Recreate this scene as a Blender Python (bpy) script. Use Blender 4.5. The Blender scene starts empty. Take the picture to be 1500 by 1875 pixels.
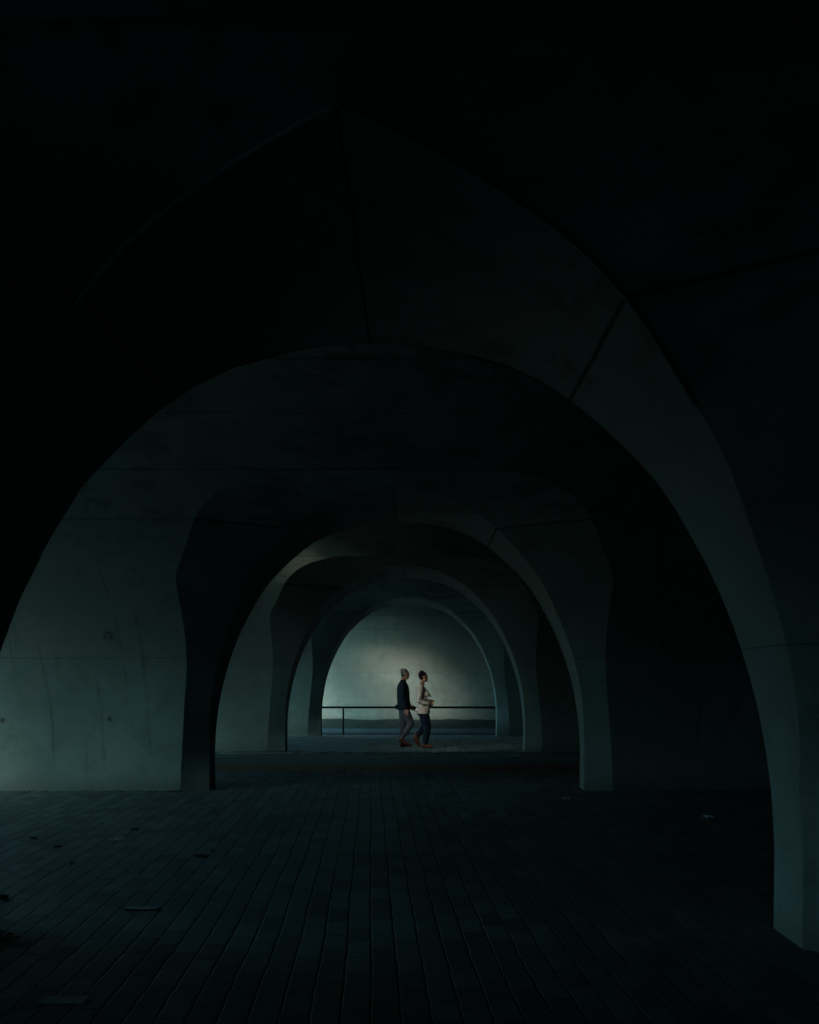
import bpy, bmesh, math, random
from mathutils import Vector, Matrix
random.seed(7)
R = math.radians
sc = bpy.context.scene
C = sc.collection

# ------------------------------------------------------------------ camera
cam_d = bpy.data.cameras.new("camera")
cam = bpy.data.objects.new("camera", cam_d); C.objects.link(cam)
cam.location = (0, 0, 1.54); cam.rotation_euler = (R(90), 0, 0)
cam_d.sensor_fit = 'AUTO'; cam_d.sensor_width = 36
cam_d.lens = 1600 / 1875 * 36
cam_d.shift_x = -18 / 1875; cam_d.shift_y = 310.5 / 1875
cam_d.clip_start = 0.05; cam_d.clip_end = 3000
sc.camera = cam

# ------------------------------------------------------------------ light
SUN_EL, SUN_AZ = 28.5, 54.0
w = bpy.data.worlds.new("World"); sc.world = w; w.use_nodes = True
nt = w.node_tree; nt.nodes.clear()
sky = nt.nodes.new('ShaderNodeTexSky'); sky.sky_type = 'NISHITA'; sky.sun_disc = False
sky.sun_elevation = R(SUN_EL)
sky.sun_rotation = R(270 - SUN_AZ)
sky.air_density = 1.0; sky.dust_density = 2.0; sky.ozone_density = 1.0
tint = nt.nodes.new('ShaderNodeMixRGB'); tint.blend_type = 'MULTIPLY'; tint.inputs[0].default_value = 1
tint.inputs[2].default_value = (0.44, 0.98, 0.97, 1)
bg = nt.nodes.new('ShaderNodeBackground'); bg.inputs[1].default_value = 0.15
out = nt.nodes.new('ShaderNodeOutputWorld')
nt.links.new(sky.outputs[0], tint.inputs[1]); nt.links.new(tint.outputs[0], bg.inputs[0]); nt.links.new(bg.outputs[0], out.inputs[0])
sun_d = bpy.data.lights.new("sun", 'SUN'); sun_d.energy = 0.9; sun_d.angle = R(18)
sun_d.color = (1.0, 0.95, 0.83)
sun = bpy.data.objects.new("sun", sun_d); C.objects.link(sun)
dirv = Vector((math.cos(R(SUN_AZ))*math.cos(R(SUN_EL)), math.sin(R(SUN_AZ))*math.cos(R(SUN_EL)), -math.sin(R(SUN_EL))))
sun.rotation_euler = dirv.to_track_quat('-Z', 'Y').to_euler(); sun.location = (-30, -10, 12)
sc.view_settings.view_transform = 'Standard'; sc.view_settings.look = 'None'
sc.view_settings.exposure = 3.08; sc.view_settings.gamma = 1
sc.render.engine = 'CYCLES'
sc.cycles.use_denoising = True; sc.cycles.use_adaptive_sampling = False
sc.cycles.max_bounces = 8; sc.cycles.diffuse_bounces = 7
sc.cycles.sample_clamp_indirect = 3.0
sc.cycles.caustics_reflective = False; sc.cycles.caustics_refractive = False

# ------------------------------------------------------------------ helpers
def link(o, parent=None):
    C.objects.link(o)
    if parent: o.parent = parent
    return o
def tag(o, label=None, cat=None, group=None, kind=None):
    if label: o["label"] = label
    if cat: o["category"] = cat
    if group: o["group"] = group
    if kind: o["kind"] = kind
    return o
def empty(name, loc, label, cat, group=None):
    o = bpy.data.objects.new(name, None); o.empty_display_size = .2
    o.location = loc; link(o); return tag(o, label, cat, group)
def mesh_obj(name, verts, faces, mat, parent=None, smooth=False, loc=None):
    me = bpy.data.meshes.new(name); me.from_pydata([tuple(v) for v in verts], [], faces); me.update()
    me.materials.append(mat)
    if smooth: me.polygons.foreach_set('use_smooth', [True]*len(me.polygons))
    o = bpy.data.objects.new(name, me)
    if loc: o.location = loc
    return link(o, parent)
def interp(t, tab):
    if t <= tab[0][0]: return tab[0][1]
    for (a, va), (b, vb) in zip(tab, tab[1:]):
        if t <= b: return va + (vb-va)*(t-a)/(b-a)
    return tab[-1][1]
def smooth_tab(tab, n=60):
    """monotone-ish cubic resampling of a table"""
    xs = [p[0] for p in tab]; ys = [p[1] for p in tab]; m = []
    for i in range(len(xs)):
        if i == 0: m.append((ys[1]-ys[0])/(xs[1]-xs[0]))
        elif i == len(xs)-1: m.append((ys[-1]-ys[-2])/(xs[-1]-xs[-2]))
        else:
            a = (ys[i]-ys[i-1])/(xs[i]-xs[i-1]); b = (ys[i+1]-ys[i])/(xs[i+1]-xs[i])
            m.append(0 if a*b <= 0 else 2*a*b/(a+b))
    outp = []
    for i in range(len(xs)-1):
        h = xs[i+1]-xs[i]; k = max(2, int(n*h/(xs[-1]-xs[0])))
        for j in range(k):
            t = j/k
            v = (2*t**3-3*t**2+1)*ys[i]+(t**3-2*t**2+t)*h*m[i]+(-2*t**3+3*t**2)*ys[i+1]+(t**3-t**2)*h*m[i+1]
            outp.append((xs[i]+h*t, v))
    outp.append((xs[-1], ys[-1])); return outp

def tube_geo(path, r, seg=12):
    V, F = [], []; n = len(path)
    for i, p in enumerate(path):
        p = Vector(p); d = (Vector(path[min(i+1, n-1)])-Vector(path[max(i-1, 0)])).normalized()
        up = Vector((0, 0, 1)) if abs(d.z) < .9 else Vector((0, 1, 0))
        a = d.cross(up).normalized(); b = d.cross(a)
        for k_ in range(seg):
            t = 2*math.pi*k_/seg; V.append(p+(a*math.cos(t)+b*math.sin(t))*r)
    for i in range(n-1):
        for k_ in range(seg):
            q = (k_+1) % seg; F.append((i*seg+k_, i*seg+q, (i+1)*seg+q, (i+1)*seg+k_))
    F.append(tuple(range(seg))[::-1]); F.append(tuple((n-1)*seg+k_ for k_ in range(seg)))
    return V, F

class NT:
    def __init__(s, name):
        s.m = bpy.data.materials.new(name); s.m.use_nodes = True
        s.t = s.m.node_tree; s.b = s.t.nodes['Principled BSDF']; s.L = s.t.links
    def n(s, typ, **kw):
        nd = s.t.nodes.new(typ)
        for k, v in kw.items(): setattr(nd, k, v)
        return nd
    def setin(s, sock, v):
        if isinstance(v, bpy.types.NodeSocket): s.L.new(v, sock)
        else: sock.default_value = v
    def math(s, op, a, b=0.0, c=0.0, clamp=False):
        nd = s.n('ShaderNodeMath', operation=op, use_clamp=clamp)
        s.setin(nd.inputs[0], a); s.setin(nd.inputs[1], b); s.setin(nd.inputs[2], c); return nd.outputs[0]
    def obj(s): return s.n('ShaderNodeTexCoord').outputs['Object']
    def sep(s, v):
        nd = s.n('ShaderNodeSeparateXYZ'); s.L.new(v, nd.inputs[0]); return nd.outputs
    def comb(s, x, y, z):
        nd = s.n('ShaderNodeCombineXYZ'); s.setin(nd.inputs[0], x); s.setin(nd.inputs[1], y); s.setin(nd.inputs[2], z); return nd.outputs[0]
    def noise(s, vec, scale, detail=3, rough=.55, dist=0.0):
        nd = s.n('ShaderNodeTexNoise'); s.L.new(vec, nd.inputs['Vector'])
        nd.inputs['Scale'].default_value = scale; nd.inputs['Detail'].default_value = detail
        nd.inputs['Roughness'].default_value = rough; nd.inputs['Distortion'].default_value = dist
        return nd.outputs[0]
    def ramp(s, v, stops):
        nd = s.n('ShaderNodeMapRange', clamp=True); s.L.new(v, nd.inputs[0])
        nd.interpolation_type = 'SMOOTHSTEP'
        for i, q in enumerate(stops): nd.inputs[1+i].default_value = q
        return nd.outputs[0]
    def band(s, v, c, wd):
        """1 at v==c falling to 0 at distance wd"""
        return s.ramp(s.math('ABSOLUTE', s.math('SUBTRACT', v, c)), (0.0, wd, 1.0, 0.0))
    def mix(s, f, a, b):
        nd = s.n('ShaderNodeMixRGB'); s.setin(nd.inputs[0], f); s.setin(nd.inputs[1], a); s.setin(nd.inputs[2], b); return nd.outputs[0]
    def bump(s, h, strength, dist=.01):
        nd = s.n('ShaderNodeBump'); s.L.new(h, nd.inputs['Height'])
        nd.inputs['Strength'].default_value = strength; nd.inputs['Distance'].default_value = dist
        s.L.new(nd.outputs[0], s.b.inputs['Normal'])
    def fin(s, col, rough=.8, spec=.3):
        s.setin(s.b.inputs['Base Color'], col); s.setin(s.b.inputs['Roughness'], rough)
        s.b.inputs['Specular IOR Level'].default_value = spec; return s.m

def concrete(name, base=(.335, .35, .33), crown_joint=False, streaks=True, joint=.35, blots=.75):
    k = NT(name); raw = k.obj(); x, y, z = k.sep(raw)
    oi = k.n('ShaderNodeObjectInfo')                    # every wall gets its own staining
    off = k.math('MULTIPLY', oi.outputs['Random'], 97.0)
    co = k.comb(k.math('ADD', x, off), k.math('ADD', y, k.math('MULTIPLY', off, .37)), z)
    nx, ny_, nz = k.sep(co)
    big = k.noise(co, .55, 4, .6); med = k.noise(co, 3.1, 5, .65); fine = k.noise(co, 38, 4, .7)
    col = k.mix(k.ramp(big, (.32, .68, 0, 1)), tuple(c*.74 for c in base)+(1,), tuple(c*1.14 for c in base)+(1,))
    # cloudy mottling, a little redder where old paint and dust sit
    m2 = k.ramp(k.noise(co, 1.3, 5, .62, .6), (.5, .72, 0, .55))
    col = k.mix(m2, col, (base[0]*.86, base[1]*.70, base[2]*.72, 1))
    col = k.mix(k.ramp(med, (.46, .74, 0, .6)), col, tuple(c*.55 for c in base)+(1,))
    spk = k.ramp(k.noise(co, 110, 3, .75), (.38, .62, 0, 1))
    col = k.mix(k.math('MULTIPLY', spk, .5), col, tuple(c*.5 for c in base)+(1,))
    # damp dark blotches, stretched sideways, mostly high up
    wide = k.comb(k.math('MULTIPLY', nx, .9), k.math('MULTIPLY', ny_, .9), k.math('MULTIPLY', z, 3.2))
    hi = k.ramp(z, (2.6, 3.5, 0, 1))
    blot = k.math('MULTIPLY', k.ramp(k.noise(wide, 1.7, 6, .68, .4), (.5, .62, 0, blots)), hi)
    col = k.mix(blot, col, tuple(c*.25 for c in base)+(1,))
    # formwork joints at fixed heights
    wob = k.math('MULTIPLY', k.math('SUBTRACT', k.noise(co, 1.2, 3), .5), .022)
    zz = k.math('ADD', z, wob); jd = None
    for zj, wd, am in ((1.74, .010, .45), (3.29, .013, 1.0 if not streaks else .5), (3.75, .012, .5), (4.2, .010, .5), (4.53, .010, .5)):
        b = k.math('MULTIPLY', k.band(zz, zj, wd), am); jd = b if jd is None else k.math('MAXIMUM', jd, b)
    if crown_joint:
        jd = k.math('MAXIMUM', jd, k.band(k.math('ADD', x, wob), 0.0, .012))
    # colour changes slightly from lift to lift
    step = k.math('MULTIPLY', k.ramp(zz, (1.735, 1.75, 0, 1)), .42)
    col = k.mix(step, col, (base[0]*.86, base[1]*.70, base[2]*.66, 1))
    # dark run-down streaks and hairline cracks in the lowest lift
    h = jd
    if streaks == 'marked':
        sx = k.math('ADD', x, k.math('MULTIPLY', k.math('SUBTRACT', k.noise(co, 1.1, 4), .5), .16))
        st = None
        for xs, wd, z0, z1 in ((-3.24, .05, .3, 2.5), (-3.86, .042, .05, 1.85), (-4.52, .032, .1, 2.2), (-5.25, .06, .5, 1.5), (3.95, .035, .2, 2.0), (6.2, .03, .3, 1.5), (-4.1, .02, .0, .9), (-4.9, .025, 1.2, 3.0), (-3.5, .03, 1.0, 3.1), (-6.0, .03, .2, 2.2)):
            b = k.math('MULTIPLY', k.band(sx, xs, wd), k.math('MULTIPLY', k.ramp(z, (z0, z0+.5, 0, 1)), k.ramp(z, (z1-.5, z1, 1, 0))))
            b = k.math('MULTIPLY', b, k.ramp(k.noise(co, 3.5, 5, .75), (.38, .62, .1, 1)))
            st = b if st is None else k.math('MAXIMUM', st, b)
        col = k.mix(k.math('MULTIPLY', st, .42), col, (base[0]*.2, base[1]*.2, base[2]*.2, 1))
    if streaks:
        drip = k.comb(k.math('MULTIPLY', nx, 4.0), k.math('MULTIPLY', ny_, 4.0), k.math('MULTIPLY', z, .35))
        dr = k.math('MULTIPLY', k.ramp(k.noise(drip, 1.6, 4, .6), (.56, .72, 0, .38)), k.ramp(z, (.3, 2.6, 0, 1)))
        col = k.mix(dr, col, tuple(c*.4 for c in base)+(1,))
    if streaks == 'marked':
        for hx, hz, hr in ((-5.15, .93, .05), (-3.75, .95, .045), (-3.62, 2.02, .10), (1.6, 2.1, .05), (-1.0, 1.0, .04), (3.4, 1.9, .05), (-2.3, 1.95, .05)):
            dd = k.math('SQRT', k.math('ADD', k.math('POWER', k.math('SUBTRACT', x, hx), 2.0), k.math('POWER', k.math('SUBTRACT', z, hz), 2.0)))
            q = k.math('MULTIPLY', k.ramp(dd, (hr*.3, hr, 1, 0)), k.ramp(k.noise(co, 22, 3), (.35, .6, .2, .85)))
            col = k.mix(q, col, (base[0]*.15, base[1]*.15, base[2]*.15, 1)); h = k.math('MAXIMUM', h, q)
    # splash dirt just above the ground
    col = k.mix(k.ramp(k.math('ADD', z, k.math('MULTIPLY', med, .3)), (.14, .42, .6, 0)), col, (base[0]*.45, base[1]*.4, base[2]*.36, 1))
    col = k.mix(k.math('MULTIPLY', jd, .8), col, (.012, .012, .011, 1))
    pits = k.ramp(k.noise(co, 60, 2, .5), (.66, .74, 0, 1))
    hh = k.math('SUBTRACT', k.math('ADD', k.math('MULTIPLY', fine, .12), k.math('MULTIPLY', med, .35)), k.math('ADD', k.math('MULTIPLY', h, 1.0), k.math('MULTIPLY', pits, .25)))
    k.bump(hh, .6, .012)
    return k.fin(col, .82, .25)

def paving(name, base, pitch=.14, long=.28, yaw=0.0, groove=1.0):
    k = NT(name); co = k.obj(); x, y, z = k.sep(co)
    c, s_ = math.cos(yaw), math.sin(yaw)
    v = k.math('ADD', k.math('MULTIPLY', x, c), k.math('MULTIPLY', y, s_))
    u = k.math('SUBTRACT', k.math('MULTIPLY', y, c), k.math('MULTIPLY', x, s_))
    low = k.math('MULTIPLY', k.math('SUBTRACT', k.noise(co, .6, 2), .5), .05)
    jit = k.math('MULTIPLY', k.math('SUBTRACT', k.noise(co, 9.0, 3), .5), .020)
    tri = k.math('MULTIPLY', k.math('PINGPONG', u, long/2), .03)        # interlocking edges
    vv = k.math('DIVIDE', k.math('ADD', k.math('ADD', v, low), k.math('ADD', jit, tri)), pitch)
    row = k.math('FLOOR', vv); fv = k.math('ABSOLUTE', k.math('SUBTRACT', k.math('FRACT', vv), .5))
    g1 = k.ramp(fv, (.43, .495, 0, 1))
    uu = k.math('DIVIDE', k.math('ADD', u, k.math('ADD', jit, k.math('MULTIPLY', row, long*.5))), long)
    col_i = k.math('FLOOR', uu); fu = k.math('ABSOLUTE', k.math('SUBTRACT', k.math('FRACT', uu), .5))
    g2 = k.ramp(fu, (.46, .495, 0, .8))
    wn = k.n('ShaderNodeTexWhiteNoise', noise_dimensions='2D'); k.L.new(k.comb(row, col_i, 0.0), wn.inputs['Vector'])
    rv = wn.outputs[0]
    dirt = k.noise(co, .9, 5, .6); grit = k.noise(co, 90, 3, .7)
    b = k.mix(rv, tuple(q*.6 for q in base)+(1,), tuple(q*1.3 for q in base)+(1,))
    b = k.mix(k.ramp(dirt, (.4, .68, 0, .5)), b, tuple(q*.5 for q in base)+(1,))
    b = k.mix(k.ramp(grit, (.55, .75, 0, .5)), b, tuple(q*1.6 for q in base)+(1,))
    g = k.math('MAXIMUM', g1, g2)
    b = k.mix(k.math('MULTIPLY', g, .85), b, (.006, .006, .005, 1))
    h = k.math('SUBTRACT', k.math('ADD', k.math('MULTIPLY', rv, .22), k.math('MULTIPLY', grit, .24)), k.math('MULTIPLY', g, groove))
    k.bump(h, .9, .012)
    return k.fin(b, .7, .35)

def ground_mat(name, c0, c1, scale=6.0, bump=.5):
    k = NT(name); co = k.obj()
    a = k.noise(co, scale, 6, .65); f = k.noise(co, scale*9, 4, .7)
    col = k.mix(k.ramp(a, (.35, .65, 0, 1)), c0+(1,), c1+(1,))
    col = k.mix(k.ramp(f, (.55, .7, 0, .5)), col, tuple(q*1.7 for q in c1)+(1,))
    k.bump(k.math('ADD', a, f), bump, .03); return k.fin(col, .85, .3)
def cloth(name, c, vary=.25, rough=.85):
    k = NT(name); co = k.obj()
    a = k.noise(co, 9, 4, .6); f = k.noise(co, 160, 2, .5)
    col = k.mix(k.ramp(a, (.35, .7, 0, 1)), tuple(q*(1-vary) for q in c)+(1,), tuple(q*(1+vary*.5) for q in c)+(1,))
    k.bump(k.math('ADD', k.math('MULTIPLY', a, 1.0), k.math('MULTIPLY', f, .1)), .5, .02); return k.fin(col, rough, .2)

M_WALL = concrete("concrete_wall")
M_WALL_MARKED = concrete("concrete_wall_marked", streaks='marked')
M_WALL_END = concrete("concrete_end_wall", base=(.265, .28, .265), blots=.2)
M_PORTAL = concrete("concrete_portal", streaks=False)
M_SOFFIT = concrete("concrete_soffit", crown_joint=True, streaks=False)
M_RIM = ground_mat("pale_concrete_edge", (.30, .31, .29), (.40, .41, .38), 3, .3)
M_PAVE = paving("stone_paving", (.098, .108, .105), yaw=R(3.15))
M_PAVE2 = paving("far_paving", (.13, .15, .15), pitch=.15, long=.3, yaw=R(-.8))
M_SOIL = ground_mat("bare_soil", (.09, .055, .032), (.17, .105, .06), 4)
M_LANE = ground_mat("worn_asphalt", (.06, .075, .08), (.10, .115, .12), 3)
M_KERB = ground_mat("kerb_stone", (.10, .11, .11), (.15, .16, .155), 5)
M_GRAVEL = ground_mat("dark_gravel", (.010, .014, .014), (.035, .03, .028), 7, 1.0)
M_WET = ground_mat("wet_concrete_gutter", (.03, .055, .07), (.055, .08, .095), 2, .3)
M_MOSS = ground_mat("mossy_soil", (.014, .018, .018), (.03, .036, .036), 5, 1.0)
M_GRASS = ground_mat("rough_ground", (.05, .06, .035), (.09, .09, .06), .6)
k = NT("dark_steel"); M_STEEL = k.fin((.012, .013, .013, 1), .5, .4); k.b.inputs['Metallic'].default_value = .3

# ------------------------------------------------------------------ arch walls
CX = -0.30
PITCH, THICK = 6.59, 0.42
WALLS = [(5.02, 0.0), (11.60, .10), (18.2, .10), (24.8, .12)]
# half width of the passage against height
PROF = [(-.5, 2.50), (0, 2.505), (.49, 2.51), (.85, 2.49), (1.31, 2.42), (1.69, 2.32), (2.045, 2.19), (2.43, 2.0), (2.765, 1.79), (3.06, 1.51), (3.29, 1.24), (3.45, .98), (3.55, .70), (3.61, .42), (3.637, .18), (3.645, 0)]
# how far the near edge of the soffit reaches towards the camera, against half width
EDGE = smooth_tab([(0, 1.84), (.44, 1.54), (.82, 1.3), (1.24, 1.04), (1.66, .70), (1.83, .60), (2.1, .38), (2.27, .27), (2.37, .20), (2.46, .06), (2.52, -.13)])
# how far the curved wall reaches towards the camera, against height
GV = smooth_tab([(0, 0), (.9, .15), (1.8, .46), (2.55, .95), (3.2, 1.58), (3.75, 2.10), (4.2, 2.62), (4.53, 3.2), (4.66, 3.9)])
OUT = smooth_tab([(-.5, 2.88), (0, 2.87), (1.0, 2.78), (1.8, 2.67), (2.3, 2.65), (2.65, 2.65), (3.0, 2.44), (3.3, 2.25), (3.55, 1.95), (3.70, 1.55), (3.75, 1.2)])

def g_of(z): return interp(z, GV)
def build_arch_wall(y0, zo, xl, xr, label, portal=True, mat=None, sky=None, recess=1.0, lead=0.0):
    edge_at = lambda h: (lambda e: e*recess if e < 0 else e)(interp(abs(h), EDGE))
    root = empty("arch_wall" if portal else "end_wall", (CX, y0, zo), label, "concrete wall", "concrete arch walls of the underpass" if portal else None)
    xl -= CX; xr -= CX
    TOP = 4.95; back = THICK; fw_end = PITCH - THICK - .02
    # front curve (fwd, z) past z = 3.75 to the crown and down to the wall before
    crown = [(g_of(3.75 + (4.66-3.75)*i/10), 3.75 + (4.66-3.75)*i/10) for i in range(11)]
    crown += [(4.4, 4.64), (4.9, 4.52), (5.4, 4.33), (5.8, 4.12), (fw_end, 3.9)]
    zs = [-.5, -.2] + [i*3.75/40 for i in range(41)]
    V, F = [], []
    def grid(rows):
        b = len(V); nc = len(rows[0])
        for r in rows: V.extend(r)
        for i in range(len(rows)-1):
            for j in range(nc-1):
                a = b+i*nc+j; F.append((a, a+1, a+nc+1, a+nc))
    NX = 24
    def xs(a, b, n=NX): return [a+(b-a)*i/n for i in range(n+1)]
    kc = 1.0 if portal else .38
    gw = lambda z: lead if z < 0 else kc*g_of(z)+lead*(1-min(z, 3.75)/3.75)
    if not portal: crown = [(kc*2.10+(3.9-kc*2.10)*math.sin(i/10*math.pi/2)*0+(3.9-kc*2.10)*(i/10)**1.6, 3.75+.91*math.sin(i/10*math.pi/2)) for i in range(11)] + crown[11:]
    if portal:
        grid([[(x, -gw(z), z) for x in xs(xl, -interp(z, OUT))] for z in zs])
        grid([[(x, -gw(z), z) for x in xs(interp(z, OUT), xr)] for z in zs])
        ho = interp(3.75, OUT)
        allx = xs(xl, -ho) + xs(-ho, ho, 12)[1:-1] + xs(ho, xr)
        # back face
        pz = sorted({p[0] if False else p for p in [i*3.6/30 for i in range(31)]} | {-.5, 3.63, 3.645})
        hwp = lambda z: interp(z, PROF)
        grid([[(xl, back, z), (-hwp(z), back, z)][::-1] for z in pz])
        grid([[(hwp(z), back, z), (xr, back, z)][::-1] for z in pz])
        grid([[(xr, back, 3.645), (0, back, 3.645), (xl, back, 3.645)], [(xr, back, TOP), (0, back, TOP), (xl, back, TOP)]])
    else:
        grid([[(x, -gw(z), z) for x in xs(xl, xr, 60)] for z in zs])
        allx = xs(xl, xr, 60)
        grid([[(xr, back, -.5), (xl, back, -.5)], [(xr, back, TOP), (xl, back, TOP)]])
    if not sky:
        grid([[(x, -f, z) for x in allx] for f, z in crown])
    else:
        s0, s1, ks = sky[:3]; ke = sky[3] if len(sky) > 3 else None
        xa = [x for x in allx if x < s0-.01]+[s0]; xm = [s0, (s0+s1)/2, s1]; xb = [s1]+[x for x in allx if x > s1+.01]
        grid([[(x, -f, z) for x in xa] for f, z in crown]); grid([[(x, -f, z) for x in xb] for f, z in crown])
        grid([[(x, -f, z) for x in xm] for f, z in crown[:ks+1]])
        fs = crown[ks][0]
        grid([[(x, -fs, crown[ks][1]) for x in xm], [(x, -fs, TOP) for x in xm]])
        hole = crown[ks:ke+1] if ke else crown[ks:]
        for sx in (s0, s1): grid([[(sx, -f, z) for f, z in hole], [(sx, -f, TOP) for f, z in hole]])
        if ke:
            grid([[(x, -f, z) for x in xm] for f, z in crown[ke:]]); fe = crown[ke][0]
            grid([[(x, -fe, crown[ke][1]) for x in xm], [(x, -fe, TOP) for x in xm]])
            grid([[(s0, -fw_end, 3.9), (s1, -fw_end, 3.9)], [(s0, -fw_end, TOP), (s1, -fw_end, TOP)]][::-1])
            grid([[(s0, -fw_end, TOP), (s1, -fw_end, TOP)], [(s0, -fe, TOP), (s1, -fe, TOP)]])
    spans = [(xl, xr)] if not sky else [(xl, s0), (s1, xr)]
    for qa, qb in spans:
        grid([[(qa, -fw_end, 3.9), (qb, -fw_end, 3.9)], [(qa, -fw_end, TOP), (qb, -fw_end, TOP)]][::-1])
        grid([[(qa, -fw_end, TOP), (qb, -fw_end, TOP)], [(qa, back, TOP), (qb, back, TOP)]])
    if sky: grid([[(s0, -fs, TOP), (s1, -fs, TOP)], [(s0, back, TOP), (s1, back, TOP)]])
    # end caps
    sec = [(-gw(z), z) for z in zs] + [(-f, z) for f, z in crown[1:]]
    for x in (xl, xr):
        b = len(V)
        for (yy, z) in sec: V.append((x, yy, z))
        top = [(x, (back if z < 3.75 else yy), (z if z < 3.75 else TOP)) for (yy, z) in sec]
        b2 = len(V); V.extend(top)
        for i in range(len(sec)-1): F.append((b+i, b+i+1, b2+i+1, b2+i))
        b3 = len(V); V.append((x, back, TOP)); V.append((x, back, 3.75))
        F.append((b2+len(zs)-1, b2+len(zs)-2, b3+1, b3)) if False else None
        F.append((b+len(zs)-1, b3+1, b3, b2+len(zs)-1))
    wall = mesh_obj("curved_wall", V, F, mat, root, smooth=False)
    for p in wall.data.polygons: p.use_smooth = True
    wall.data.set_sharp_from_angle(angle=R(40))
    if not portal: return root
    # soffit
    hz = smooth_tab(PROF, 60)
    hz = [(z, h) for z, h in hz]
    left = [(-h, z) for z, h in hz]; right = [(h, z) for z, h in hz][::-1][1:]
    inner = left + right
    V, F = [], []; nseg = 8
    for (hx, z) in inner:
        e = -edge_at(hx)
        for j in range(nseg+1): V.append((hx, e+(back-e)*j/nseg, z))
    for i in range(len(inner)-1):
        for j in range(nseg):
            a = i*(nseg+1)+j; F.append((a, a+nseg+1, a+nseg+2, a+1))
    so = mesh_obj("arch_soffit", V, F, M_SOFFIT, root, smooth=True)
    # portal surround: ruled between the soffit edge and the fold in the wall
    outl = [(-interp(z, OUT), z) for z in zs]
    outr = [(-a, z) for a, z in outl[::-1]]
    outer = outl + [(-ho+2*ho*i/16, 3.75) for i in range(1, 16)] + outr
    def resample(path, n, pw):
        # parameter by angle round the middle of the arch, so both rims match
        def key(p): return math.atan2(p[1]-1.2, p[0]) if p[1] > 1.2 else (math.pi+(1.2-p[1])*.5 if p[0] < 0 else -(1.2-p[1])*.5)
        ks = [key(p) for p in path]; res = []
        lo, hi = ks[0], ks[-1]
        for i in range(n+1):
            t = lo+(hi-lo)*i/n
            for a in range(len(ks)-1):
                if (ks[a]-t)*(ks[a+1]-t) <= 0 and ks[a] != ks[a+1]:
                    f = (t-ks[a])/(ks[a+1]-ks[a]); res.append((path[a][0]+(path[a+1][0]-path[a][0])*f, path[a][1]+(path[a+1][1]-path[a][1])*f)); break
            else: res.append(path[-1] if i > n/2 else path[0])
        return res
    N = 160; ri = resample(inner, N, 1); ro = resample(outer, N, 1)
    V, F = [], []; ns = 8
    for (a, b) in zip(ri, ro):
        ya = -edge_at(a[0]); yb = -gw(b[1])
        for j in range(ns+1):
            t = j/ns; V.append((a[0]+(b[0]-a[0])*t, ya+(yb-ya)*t, a[1]+(b[1]-a[1])*t))
    for i in range(N):
        for j in range(ns):
            a = i*(ns+1)+j; F.append((a, a+1, a+ns+2, a+ns+1))
    mesh_obj("portal_surround", V, F, M_PORTAL, root, smooth=True)
    # paler arris along the near edge of the soffit
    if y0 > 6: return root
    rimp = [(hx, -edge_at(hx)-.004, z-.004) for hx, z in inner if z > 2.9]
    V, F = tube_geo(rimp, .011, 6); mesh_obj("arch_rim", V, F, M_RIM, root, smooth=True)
    return root

LEFT = {0: -12.7, 1: -10.4, 2: -14.5, 3: -8.8, 4: -7.0}
XR = 15.0
labs = ["nearest concrete arch wall, framing the whole view with its pointed rim",
        "second concrete arch wall, its pale streaked left side brightly lit",
        "third concrete arch wall, just in front of the two walkers",
        "farthest concrete arch wall, behind the walkers and in front of the handrail"]
for i, (y0, zo) in enumerate(WALLS):
    build_arch_wall(y0, zo, LEFT[i], XR, labs[i], mat=M_WALL_MARKED if i == 1 else M_WALL, sky=(-3.85, -2.9, 10, 13) if i == 2 else None, recess=.12 if i == 0 else 1.0, lead=.26 if i == 0 else 0.0)   # unseen light shaft added in the third wall's roof to sun the walkers
build_arch_wall(31.4, .1, LEFT[4], XR, "smooth pale concrete end wall glowing behind the handrail", portal=False, mat=M_WALL_END, sky=(-5.2, -2.5, 11))  # another unseen roof shaft, added to throw sun on this wall

def box(name, a, b, mat, parent=None):
    (x0, y0, z0), (x1, y1, z1) = a, b
    v = [(x, y, z) for x in (x0, x1) for y in (y0, y1) for z in (z0, z1)]
    f = [(0, 1, 3, 2), (4, 6, 7, 5), (0, 4, 5, 1), (2, 3, 7, 6), (0, 2, 6, 4), (1, 5, 7, 3)]
    return mesh_obj(name, v, f, mat, parent)
# the closed sides of the underpass (behind the camera, and far to the right)
rear = box("rear_wall", (-22, -1.75, -.5), (XR, -1.3, 5.05), M_PORTAL)
tag(rear, "plain concrete wall closing the hall behind the viewer", "concrete wall")
side = box("abutment_wall", (XR+.01, -1.75, -.5), (XR+.5, 31.9, 5.05), M_PORTAL)
tag(side, "plain concrete abutment closing the right end of the halls", "concrete wall")

# ------------------------------------------------------------------ ground
FZ = [(-10, 0), (5.0, 0), (11.5, .085), (18.2, .085), (24.8, -.02), (60, -.02)]
def fz(y): return interp(y, FZ)
def strip(name, y0, y1, mat, dz=0.0, xl=-30, xr=20, thick=.12):
    ys = [y0] + [q for q, _ in FZ if y0 < q < y1] + [y1]
    V, F = [], []
    for y in ys:
        for x in (xl, xr): V.append((x, y, fz(y)+dz)); V.append((x, y, fz(y)+dz-thick))
    for i in range(len(ys)-1):
        a = i*4; F += [(a, a+2, a+6, a+4), (a+1, a+5, a+7, a+3), (a, a+4, a+5, a+1), (a+2, a+3, a+7, a+6)]
    n = len(V)-4; F += [(0, 1, 3, 2), (n, n+2, n+3, n+1)]
    return tag(mesh_obj(name, V, F, mat), kind="structure")
strip("paving", -8, 14.15, M_PAVE)
strip("soil_strip", 14.15, 15.45, M_SOIL, -.015)
strip("lane", 15.45, 17.35, M_LANE, -.03)
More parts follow.
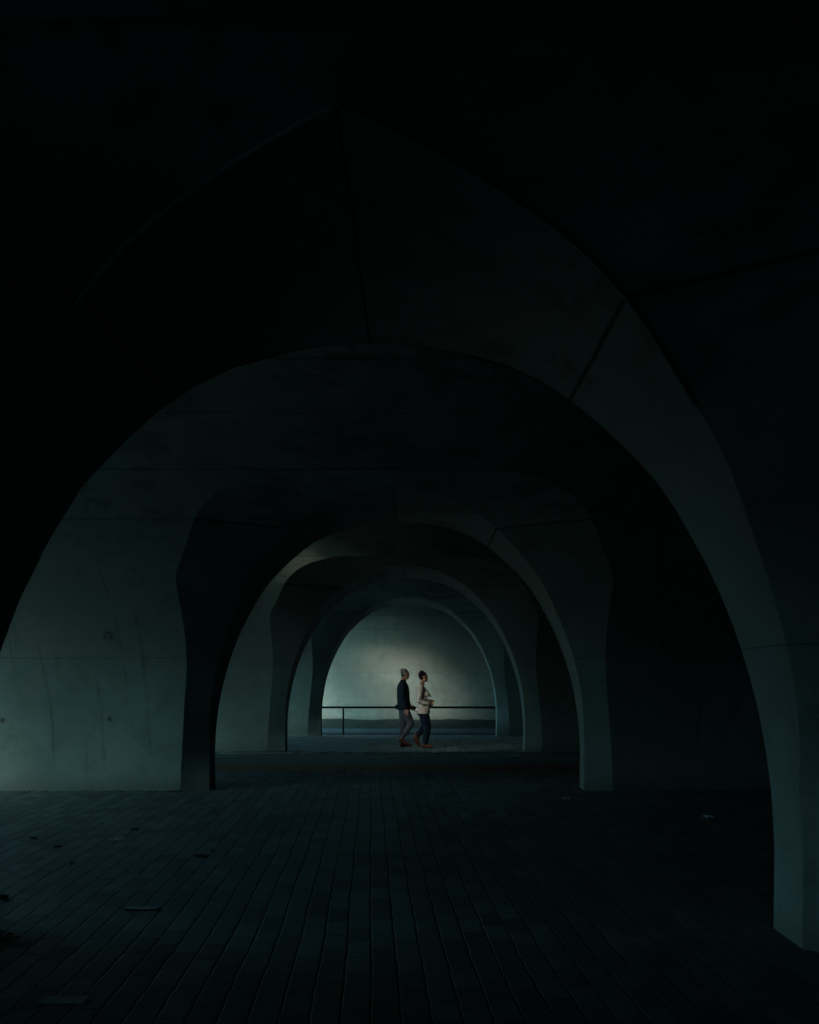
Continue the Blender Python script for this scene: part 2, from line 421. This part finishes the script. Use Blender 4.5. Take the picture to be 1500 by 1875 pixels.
strip("kerb_edging", 17.35, 17.50, M_LANE, -.022)
strip("drain_channel", 17.50, 17.95, M_LANE, -.035)
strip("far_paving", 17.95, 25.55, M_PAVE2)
strip("gravel_bed", 25.55, 27.6, M_GRAVEL, -.05)
strip("wet_gutter", 27.6, 30.3, M_WET, -.07)
V, F = [], []; rg = random.Random(4)
for i in range(61):
    x = -12+27*i/60
    for j, (yy, zz) in enumerate(((30.3, -.10), (30.55, .0), (30.9, .10), (31.2, .17), (31.55, .20))):
        V.append((x, yy, zz+(rg.uniform(-.03, .03) if j else 0)))
for i in range(60):
    for j in range(4): a = i*5+j; F.append((a, a+5, a+6, a+1))
tag(mesh_obj("mossy_verge", V, F, M_MOSS, smooth=True), kind="structure")
g = mesh_obj("ground", [(-1500, -1500, -.16), (1500, -1500, -.16), (1500, 1500, -.16), (-1500, 1500, -.16)], [(0, 1, 2, 3)], M_GRASS)
tag(g, kind="structure")

# unseen grassy bank added outside the halls' open left ends to block low sky
bank_prof = [(-16.5, -.17), (-17.5, .5), (-19.5, 2.6), (-22, 5.2), (-24, 6.4), (-27, 6.9), (-40, 7.2), (-60, 7.0), (-60.1, -.3)]
V, F = [], []; ny = 60; rb = random.Random(3)
for i in range(ny+1):
    y = -60+150*i/ny
    for j, (bx, bz) in enumerate(bank_prof):
        V.append((bx+rb.uniform(-.3, .3)*(1 if 0 < j < 7 else .2), y, bz+rb.uniform(-.25, .25)*(1 if 0 < j < 7 else 0)))
nb = len(bank_prof)
for i in range(ny):
    for j in range(nb-1):
        a = i*nb+j; F.append((a, a+1, a+nb+1, a+nb))
F.append(tuple(range(nb))[::-1]); F.append(tuple(ny*nb+j for j in range(nb)))
tag(mesh_obj("sky_blocking_bank", V, F, M_GRASS, smooth=True), kind="structure")

# ------------------------------------------------------------------ round bars
def tube(name, path, r, mat, parent=None, seg=12):
    V, F = tube_geo(path, r, seg); return mesh_obj(name, V, F, mat, parent, smooth=True)

RY = 25.75
hr = empty("handrail", (0, RY, -.02), "thin dark steel handrail on slim posts in front of the pale end wall", "handrail")
tube("rail", [(-7.5, 0, .80), (7.5, 0, .80)], .032, M_STEEL, hr)
for px in (-6.8, -2.24, 2.75, 7.2):
    tube("post", [(px, 0, -.05), (px, 0, .775)], .026, M_STEEL, hr)

# ------------------------------------------------------------------ small things on the paving
def scrap(name, x, y, w_, l_, rot, mat, label, cat, lift=.012, seed=1, group=None, leafy=False):
    """a crumpled thin sheet with some thickness"""
    rnd = random.Random(seed); n = 7; V, F = [], []; t = .0015
    for s_ in (1, -1):
        for i in range(n):
            for j in range(n):
                u = i/(n-1)-.5; v = j/(n-1)-.5
                ww = (1-(2*abs(v))**1.6) if leafy else 1
                hgt = lift*(abs(math.sin(u*5+seed))*.8+abs(math.cos(v*7+seed*2))*.5+(.15*rnd.random() if s_ == 1 else .05))
                V.append((u*w_*ww+(.1*w_*math.sin(v*9+seed) if not leafy else 0), v*l_, .004+hgt+s_*t))
    for i in range(n-1):
        for j in range(n-1):
            a = i*n+j; F.append((a, a+n, a+n+1, a+1)); b = a+n*n; F.append((b, b+1, b+n+1, b+n))
    rim = [(i, 0) for i in range(n)]+[(n-1, j) for j in range(1, n)]+[(i, n-1) for i in range(n-2, -1, -1)]+[(0, j) for j in range(n-2, 0, -1)]
    for (a, b) in zip(rim, rim[1:]+rim[:1]):
        p, q = a[0]*n+a[1], b[0]*n+b[1]; F.append((p, q, q+n*n, p+n*n))
    o = mesh_obj(name, V, F, mat, None, smooth=False, loc=(x, y, fz(y))); o.rotation_euler = (0, 0, rot)
    return tag(o, label, cat, group)
M_PAPER = cloth("paper", (.7, .75, .75), .1); M_LEAF = cloth("dead_leaf", (.035, .022, .012), .3)
M_PALE = ground_mat("pale_stone", (.16, .18, .18), (.24, .26, .26), 14)
def at(px, py):
    d = 5.0
    for _ in range(20): d = 1600*(1.54-fz(d))/(py-1248)
    return ((px-768)*d/1600, d)
for (px, py, w_, l_, rot, seed, lab) in ((216, 1541, .10, .05, .6, 3, "small torn white paper scrap on the paving below the lit wall"),
        (1296, 1498, .10, .09, .2, 5, "small pale paper scrap alone on the dark paving at right"),
        (1037, 1465, .10, .05, .1, 8, "faint grey paper scrap near the foot of the second right pier")):
    x, y = at(px, py); scrap("paper_scrap", x, y, w_, l_, rot, M_PAPER, lab, "paper scrap", .02, seed, "litter on the paving")
for (px, py, w_, l_, rot, seed, lab) in ((368, 1572, .10, .13, 1.3, 2, "larger dark dead leaf on the paving left of the middle"),
        (62, 1538, .06, .09, .8, 4, "dark dead leaf far left, nearest the lit wall"),
        (105, 1554, .05, .07, 1.9, 6, "tiny dark leaf between two others on the left paving"),
        (132, 1585, .05, .08, .3, 9, "brownish leaf in a paving joint at left"),
        (5, 1647, .09, .12, .5, 11, "dark crumpled leaf at the left edge of the picture"),
        (390, 1561, .03, .07, .9, 12, "thin dark curled leaf just right of the larger leaf"),
        (246, 1522, .05, .09, 1.5, 14, "faint reddish leaf above the torn white scrap")):
    x, y = at(px, py); scrap("dead_leaf", x, y, w_, l_, rot, M_LEAF, lab, "leaf", .018, seed, "dead leaves on the paving", True)
for (px, py, w_, l_, rot, lab) in ((262, 1665, .265, .075, .08, "narrow pale stone strip laid across the paving joints at left"),
                                  (118, 1832, .27, .07, .03, "faint pale stone strip in the dark bottom left corner")):
    x, y = at(px, py); bm = bmesh.new(); bmesh.ops.create_cube(bm, size=1)
    bmesh.ops.scale(bm, vec=(w_, l_, .016), verts=bm.verts)
    bmesh.ops.bevel(bm, geom=[e for e in bm.edges if abs((e.verts[0].co-e.verts[1].co).z) > .01], offset=.03, segments=4, affect='EDGES')
    bmesh.ops.bevel(bm, geom=[e for e in bm.edges if e.verts[0].co.z > .005 and e.verts[1].co.z > .005], offset=.003, segments=2, affect='EDGES')
    me = bpy.data.meshes.new("stone_strip"); bm.to_mesh(me); bm.free(); me.materials.append(M_PALE)
    o = bpy.data.objects.new("stone_strip", me); o.location = (x, y, fz(y)+.004); o.rotation_euler = (0, 0, rot); link(o); tag(o, lab, "stone strip", "pale stone strips")

# crumbled leaves and grit blown against the foot of the walls
rg = random.Random(21); V, F = [], []
def flake(x, y, r):
    z0 = fz(y)+.004; b = len(V); a0 = rg.uniform(0, 6.3); n = 5
    for lay in (0, 1):
        for i in range(n):
            a = a0+2*math.pi*i/n; rr = r*rg.uniform(.6, 1.1)*(1 if i % 2 else .6)
            V.append((x+rr*math.cos(a), y+rr*math.sin(a), z0+lay*.003+rg.uniform(0, r*.35)))
    F.append(tuple(b+i for i in range(n))[::-1]); F.append(tuple(b+n+i for i in range(n)))
    for i in range(n): j = (i+1) % n; F.append((b+i, b+j, b+n+j, b+n+i))
for x0, x1, yb, n in ((-9, -3.15, 11.6, 420), (2.55, 8, 11.6, 260), (2.2, 3.2, 4.83, 50), (-3.8, -3.0, 18.2, 60), (-6, 5, 14.15, 240), (-6, 5, 15.4, 160)):
    for _ in range(n):
        dd = abs(rg.gauss(0, .07)); flake(rg.uniform(x0, x1), yb-.01-dd if yb != 15.4 else yb+dd, rg.uniform(.006, .024))
for _ in range(70): flake(-2.75+abs(rg.gauss(0, .2)), 5.2+rg.gauss(0, .18), rg.uniform(.01, .035))
for _ in range(150): flake(rg.uniform(-6, 6), rg.uniform(4, 13), rg.uniform(.004, .012))
tag(mesh_obj("leaf_crumbs", V, F, M_LEAF), kind="stuff")

# ------------------------------------------------------------------ people
class Blob:
    """closed tubes and ellipsoids fused into one skin by a voxel remesh"""
    def __init__(s): s.V, s.F = [], []
    def add(s, V, F):
        b = len(s.V); s.V += [tuple(v) for v in V]; s.F += [tuple(i+b for i in f) for f in F]
    def ell(s, c, r, rot=(0, 0, 0), seg=20, rings=12):
        from mathutils import Euler
        Mx = Euler(rot).to_matrix(); V, F = [], []
        c = Vector(c)
        V.append(c+Mx@Vector((0, 0, r[2])))
        for i in range(1, rings):
            th = math.pi*i/rings
            for j in range(seg):
                ph = 2*math.pi*j/seg
                V.append(c+Mx@Vector((r[0]*math.sin(th)*math.cos(ph), r[1]*math.sin(th)*math.sin(ph), r[2]*math.cos(th))))
        V.append(c-Mx@Vector((0, 0, r[2])))
        for j in range(seg): F.append((0, 1+j, 1+(j+1) % seg))
        for i in range(rings-2):
            for j in range(seg):
                a = 1+i*seg+j; b = 1+i*seg+(j+1) % seg; F.append((a, a+seg, b+seg, b))
        L = len(V)-1; o = 1+(rings-2)*seg
        for j in range(seg): F.append((o+j, L, o+(j+1) % seg))
        s.add(V, F)
    def limb(s, pts, seg=16):
        """pts (x,y,z,r): round tapered limb with ball joints"""
        for (x, y, z, r) in pts: s.ell((x, y, z), (r, r, r), seg=seg, rings=10)
        for a, b in zip(pts, pts[1:]):
            pa, pb = Vector(a[:3]), Vector(b[:3]); d = (pb-pa).normalized()
            up = Vector((0, 1, 0)) if abs(d.y) < .9 else Vector((1, 0, 0))
            u = d.cross(up).normalized(); v = d.cross(u); V, F = [], []
            for p, r in ((pa, a[3]), (pb, b[3])):
                for j in range(seg):
                    t = 2*math.pi*j/seg; V.append(p+(u*math.cos(t)+v*math.sin(t))*r)
            for j in range(seg):
                q = (j+1) % seg; F.append((j, q, seg+q, seg+j))
            F.append(tuple(range(seg))[::-1]); F.append(tuple(seg+j for j in range(seg))); s.add(V, F)
    def loft(s, rings, seg=28):
        """rings (x,y,z,rx,ry) stacked along z, flat ends"""
        V, F = [], []
        for (x, y, z, rx, ry) in rings:
            for j in range(seg):
                t = 2*math.pi*j/seg; V.append((x+rx*math.cos(t), y+ry*math.sin(t), z))
        for i in range(len(rings)-1):
            for j in range(seg):
                q = (j+1) % seg; F.append((i*seg+j, i*seg+q, (i+1)*seg+q, (i+1)*seg+j))
        F.append(tuple(range(seg))[::-1]); n = (len(rings)-1)*seg; F.append(tuple(n+j for j in range(seg))); s.add(V, F)
    def hand(s, wrist, direction, palm_n, curl=.35, side=1, sc_=1.0):
        """palm, four unequal bent fingers and a thumb"""
        d = Vector(direction).normalized(); n = Vector(palm_n).normalized(); w_ = d.cross(n).normalized()*side
        W = Vector(wrist)
        P = W+d*.045*sc_
        for q in (-.024, -.008, .008, .024):
            s.limb([tuple(W+w_*q*.8*sc_)+(.015*sc_,), tuple(W+d*.085*sc_+w_*q*sc_)+(.013*sc_,)], 10)
        for q, L in ((-.028, .062), (-.0095, .074), (.0095, .080), (.028, .072)):
            p0 = W+d*.085*sc_+w_*q*sc_; p = p0; dd = d.copy(); pts = [tuple(p)+(.0095*sc_,)]
            for kx, seg_l in enumerate((.45, .32, .23)):
                dd = (dd*math.cos(curl)+n*math.sin(curl)).normalized(); n2 = n
                p = p+dd*L*seg_l*sc_; pts.append(tuple(p)+((.009-.001*kx)*sc_,))
            s.limb(pts, 8)
        t0 = W+d*.022*sc_+w_*.024*sc_; t1 = t0+(w_*.026+d*.028+n*.012)*sc_; t2 = t1+(d*.03+n*.012+w_*.004)*sc_
        s.limb([tuple(t0)+(.014*sc_,), tuple(t1)+(.011*sc_,), tuple(t2)+(.009*sc_,)], 8)
    def build(s, name, mat, parent, voxel=.008, smooth=4):
        me = bpy.data.meshes.new(name); me.from_pydata(s.V, [], s.F); me.update()
        tmp = bpy.data.objects.new(name+"_raw", me); C.objects.link(tmp)
        rm = tmp.modifiers.new("r", 'REMESH'); rm.mode = 'VOXEL'; rm.voxel_size = voxel
        sm = tmp.modifiers.new("s", 'SMOOTH'); sm.factor = .5; sm.iterations = smooth
        dg = bpy.context.evaluated_depsgraph_get()
        fin = bpy.data.meshes.new_from_object(tmp.evaluated_get(dg))
        bpy.data.objects.remove(tmp); bpy.data.meshes.remove(me)
        fin.name = name; fin.materials.clear(); fin.materials.append(mat)
        fin.polygons.foreach_set('use_smooth', [True]*len(fin.polygons))
        o = bpy.data.objects.new(name, fin); return link(o, parent)

M_SKIN = cloth("skin", (.60, .31, .22), .12, .55)
M_NAVY = cloth("navy_jacket", (.009, .022, .038), .3)
M_GREY = cloth("grey_trousers", (.085, .10, .125), .3)
M_DENIM = cloth("dark_denim", (.006, .015, .03), .3)
M_CREAM = cloth("cream_knit", (.80, .67, .60), .12)
M_BOOT = cloth("tan_leather", (.12, .045, .026), .35, .5)
M_SOLE = cloth("dark_rubber", (.012, .010, .009), .2)
M_HGREY = cloth("grey_hair", (.30, .275, .28), .4)
M_HDARK = cloth("dark_hair", (.022, .014, .015), .4)
M_BAG = cloth("pale_canvas", (.40, .33, .26), .45)
M_STRAP = cloth("dark_strap", (.02, .02, .018), .2)
M_EYE = cloth("eye", (.03, .02, .015), .1, .3)

def head(b, c, s_=1.0):
    """skull, jaw, nose, ears, lips and brow, looking along +x"""
    x, y, z = c
    b.ell((x-.012*s_, y, z+.035*s_), (.094*s_, .074*s_, .082*s_))
    b.ell((x+.022*s_, y, z-.03*s_), (.062*s_, .060*s_, .085*s_))
    b.ell((x+.060*s_, y, z-.092*s_), (.024*s_, .026*s_, .020*s_))
    b.ell((x+.072*s_, y, z+.028*s_), (.014*s_, .045*s_, .010*s_))
    b.limb([(x+.082*s_, y, z+.008*s_, .009*s_), (x+.104*s_, y, z-.028*s_, .012*s_)], 10)
    b.ell((x+.080*s_, y, z-.056*s_), (.013*s_, .024*s_, .006*s_)); b.ell((x+.077*s_, y, z-.068*s_), (.012*s_, .020*s_, .006*s_))
    for q in (-1, 1): b.ell((x-.005*s_, y+q*.074*s_, z-.005*s_), (.018*s_, .008*s_, .032*s_), (0, .2, 0))
def eyes(c, s_, parent):
    for q in (-1, 1):
        b = Blob(); b.ell((c[0]+.078*s_, c[1]+q*.030*s_, c[2]+.010*s_), (.010*s_, .013*s_, .007*s_)); b.build("eye", M_EYE, parent, .003, 1)
def boot(heel, toe, yaw_y, parent, label=None, shaft=None):
    """ankle boot from heel point to toe point (x,y,z on the ground side)"""
    h, t = Vector(heel), Vector(toe); d = (t-h); L = d.length; d.normalize(); up = Vector((0, 1, 0)).cross(d)*-1
    if up.z < 0: up = -up
    b = Blob()
    def P(a, u): return tuple(h+d*L*a+up*u)
    b.limb([P(.12, .045)+(.036,), P(.45, .045)+(.040,), P(.78, .034)+(.036,), P(.92, .028)+(.026,)], 14)
    b.limb([P(.15, .05)+(.036,), P(.22, .10)+(.042,)], 14)
    if shaft: b.limb([P(.2, .08)+(.044,), tuple(shaft)+(.046,)], 14)
    o = b.build("boot", M_BOOT, parent, .006, 3)
    sb = Blob()
    sb.limb([P(.08, .012)+(.014,), P(.25, .012)+(.016,)], 10)
    for q in (-.026, -.013, 0, .013, .026):
        sb.limb([tuple(Vector(P(.03, .010))+Vector((0, q*.9, 0)))+(.010,), tuple(Vector(P(.55, .010))+Vector((0, q, 0)))+(.010,), tuple(Vector(P(.95, .012))+Vector((0, q*.8, 0)))+(.010,)], 8)
    sb.build("sole", M_SOLE, o, .005, 1)
    return o

def hair(b, c, s_, style):
    x, y, z = c; rnd = random.Random(5 if style == 'short' else 9)
    b.ell((x-.022*s_, y, z+.052*s_), (.092*s_, .080*s_, .074*s_))
    b.ell((x-.055*s_, y, z+.0*s_), (.055*s_, .074*s_, .070*s_))
    for _ in range(60):
        th = rnd.uniform(0, 2*math.pi); ph = rnd.uniform(0, 1.45)
        n = Vector((math.sin(ph)*math.cos(th), math.sin(ph)*math.sin(th), math.cos(ph)))
        if n.x > .45 and n.z < .75: continue
        p = Vector((x-.026*s_, y, z+.042*s_))+Vector((n.x*.088*s_, n.y*.076*s_, n.z*.078*s_))
        tip = p+n*.018*s_+Vector((-.012, rnd.uniform(-.01, .01), rnd.uniform(-.012, .01)))
        b.limb([tuple(p)+(.013,), tuple(tip)+(.005,)], 8)
    if style == 'up':
        b.ell((x-.045, y, z+.115), (.05, .045, .032)); b.ell((x-.085, y, z+.02), (.035, .05, .05))

def wrinkle(b, o): pass

# --- man: grey hair, navy jacket, grey trousers; legs passing, near heel lifted
px, py = 738.6, 1367.5
mx, my = at(px, py)
man = empty("person", (mx, my, fz(my)), "man with grey hair in navy jacket and grey trousers, walking behind the other", "person", "two people walking")
b = Blob(); hc = (.045, 0, 1.645)
head(b, hc, 1.0)
b.limb([(-.005, 0, 1.40, .062), (.012, 0, 1.56, .055)])
b.loft([(.0, 0, .86, .10, .155), (.0, 0, .95, .105, .16), (0, 0, 1.12, .10, .15), (.0, 0, 1.30, .115, .175), (-.005, 0, 1.40, .10, .175), (-.005, 0, 1.46, .06, .10)])
b.limb([(-.005, -.18, 1.40, .058), (-.035, -.225, 1.12, .043), (.055, -.225, .885, .029)])
b.limb([(-.005, .18, 1.40, .058), (.02, .225, 1.13, .043), (.13, .20, .93, .029)])
b.hand((.060, -.225, .865), (.25, 0, -1), (.35, .9, 0), .28, 1)
b.hand((.135, .198, .92), (.75, 0, -.55), (.3, -.9, -.2), .30, -1)
b.limb([(.02, -.09, .88, .085), (.165, -.09, .53, .056), (-.03, -.095, .22, .042)])
b.limb([(.0, .09, .88, .085), (-.01, .09, .50, .056), (-.04, .09, .12, .042)])
b.build("body", M_SKIN, man, .0055, 2); eyes(hc, 1.0, man)
b = Blob(); hair(b, hc, 1.0, 'short'); b.build("hair", M_HGREY, man, .005, 1)
b = Blob()
b.loft([(.01, 0, .845, .150, .195), (.012, 0, .90, .152, .20), (.012, 0, 1.0, .148, .195), (.0, 0, 1.15, .145, .20), (-.005, 0, 1.30, .142, .215), (-.01, 0, 1.40, .122, .205), (-.012, 0, 1.455, .085, .14), (-.008, 0, 1.49, .066, .078)])
b.ell((-.145, 0, .905), (.045, .12, .055)); b.limb([(-.01, -.17, 1.405, .078), (-.035, -.232, 1.12, .066), (.05, -.235, .90, .054)])
b.limb([(-.01, .17, 1.405, .078), (.02, .232, 1.14, .066), (.12, .205, .95, .052)])
jk = b.build("jacket", M_NAVY, man, .008, 4)
col = Blob(); col.loft([(-.008, 0, 1.455, .078, .088), (.0, 0, 1.50, .068, .074), (.004, 0, 1.525, .066, .070)]); col.build("collar", M_NAVY, jk, .006, 2)
b = Blob()
b.loft([(.005, 0, .82, .118, .165), (.0, 0, .90, .128, .178), (0, 0, 1.0, .12, .165)])
b.limb([(.035, -.085, .85, .108), (.10, -.09, .70, .096), (.178, -.09, .55, .078), (.09, -.093, .38, .068), (-.01, -.095, .245, .058)])
b.limb([(.0, .085, .85, .105), (-.01, .09, .68, .09), (-.005, .09, .50, .076), (-.035, .09, .30, .066), (-.05, .09, .135, .060)])
b.build("trousers", M_GREY, man, .008, 4)
boot((-.115, -.095, .135), (.115, -.095, .012), 0, man, shaft=(-.02, -.095, .255))
boot((-.085, .09, .0), (.20, .09, .0), 0, man, shaft=(-.05, .09, .15))

# --- woman: cream top, dark trousers, tan boots; trailing heel up, arms folded on a bag
wx, wy = at(779, 1369.5)
wm = empty("person", (wx, wy, fz(wy)), "woman in cream knit top and dark jeans leading, dark hair pinned up", "person", "two people walking")
b = Blob(); hc = (-.035, 0, 1.575)
head(b, hc, .95)
b.limb([(-.085, 0, 1.34, .055), (-.06, 0, 1.49, .047)])
b.loft([(-.06, 0, .84, .10, .155), (-.07, 0, .93, .10, .155), (-.09, 0, 1.08, .09, .13), (-.09, 0, 1.22, .10, .15), (-.095, 0, 1.33, .09, .15), (-.09, 0, 1.40, .05, .09)])
b.limb([(-.10, -.155, 1.335, .048), (-.14, -.205, 1.06, .038), (.06, -.135, .985, .026)])
b.limb([(-.10, .155, 1.335, .048), (-.12, .205, 1.07, .038), (.075, .12, 1.03, .026)])
b.hand((.065, -.13, .99), (.75, .65, .1), (.55, -.6, .3), .40, 1, .92)
b.hand((.08, .115, 1.035), (.7, -.7, 0), (.6, .6, -.3), .40, -1, .92)
b.limb([(-.055, -.08, .86, .09), (.045, -.08, .49, .056), (.0, -.08, .12, .040)])
b.limb([(-.065, .08, .86, .09), (.005, .085, .48, .056), (-.195, .085, .285, .040)])
b.build("body", M_SKIN, wm, .0055, 2); eyes(hc, .95, wm)
b = Blob(); hair(b, hc, .95, 'up'); b.build("hair", M_HDARK, wm, .005, 1)
b = Blob()
b.loft([(-.045, 0, .765, .150, .208), (-.05, 0, .85, .152, .208), (-.085, 0, .97, .132, .175), (-.095, 0, 1.12, .128, .165), (-.10, 0, 1.24, .130, .18), (-.105, 0, 1.33, .108, .18), (-.10, 0, 1.385, .075, .125), (-.09, 0, 1.41, .058, .07)])
b.limb([(-.105, -.15, 1.335, .066), (-.145, -.212, 1.06, .060), (-.04, -.18, 1.0, .056), (.055, -.14, .985, .046)])
b.limb([(-.105, .15, 1.335, .066), (-.125, .212, 1.07, .060), (.07, .125, 1.03, .046)])
for q in (-1, 1): b.ell((.035, q*.07, 1.19-.0), (.06, .065, .07))
b.ell((.02, -.10, .93), (.075, .07, .10), (0, -.3, 0)); b.ell((-.19, -.02, .82), (.04, .12, .05))
b.build("knit_top", M_CREAM, wm, .008, 4)
b = Blob()
b.loft([(-.06, 0, .72, .115, .165), (-.06, 0, .84, .125, .18), (-.065, 0, .95, .11, .15)])
b.limb([(-.045, -.08, .84, .110), (.0, -.08, .68, .100), (.045, -.08, .49, .085), (.03, -.08, .32, .078), (.0, -.08, .15, .070)])
b.limb([(-.065, .08, .84, .108), (-.03, .085, .66, .095), (.0, .085, .48, .078), (-.09, .085, .37, .066), (-.165, .085, .30, .062)])
b.build("jeans", M_DENIM, wm, .008, 4)
boot((-.085, -.08, .0), (.18, -.08, .0), 0, wm, shaft=(-.01, -.08, .15))
boot((-.285, .085, .215), (-.145, .085, .015), 0, wm, shaft=(-.20, .085, .30))

bag = empty("shoulder_bag", (wx+.115, wy-.02, fz(wy)+.93), "small pale canvas bag hugged against the woman's chest, dark diagonal strap", "bag")
b = Blob(); b.ell((-.01, 0, .07), (.050, .12, .11), (0, -.35, 0)); b.ell((.0, 0, .02), (.055, .11, .06)); b.build("pouch", M_BAG, bag, .008, 3)
tube("strap", [(.02, -.07, .19), (-.035, -.085, .28), (-.09, -.09, .37), (-.15, -.085, .435), (-.19, -.06, .485), (-.225, .0, .50), (-.25, .07, .46), (-.26, .13, .36), (-.235, .165, .2), (-.13, .18, .1), (-.02, .11, .07)], .009, M_STRAP, bag, 8)
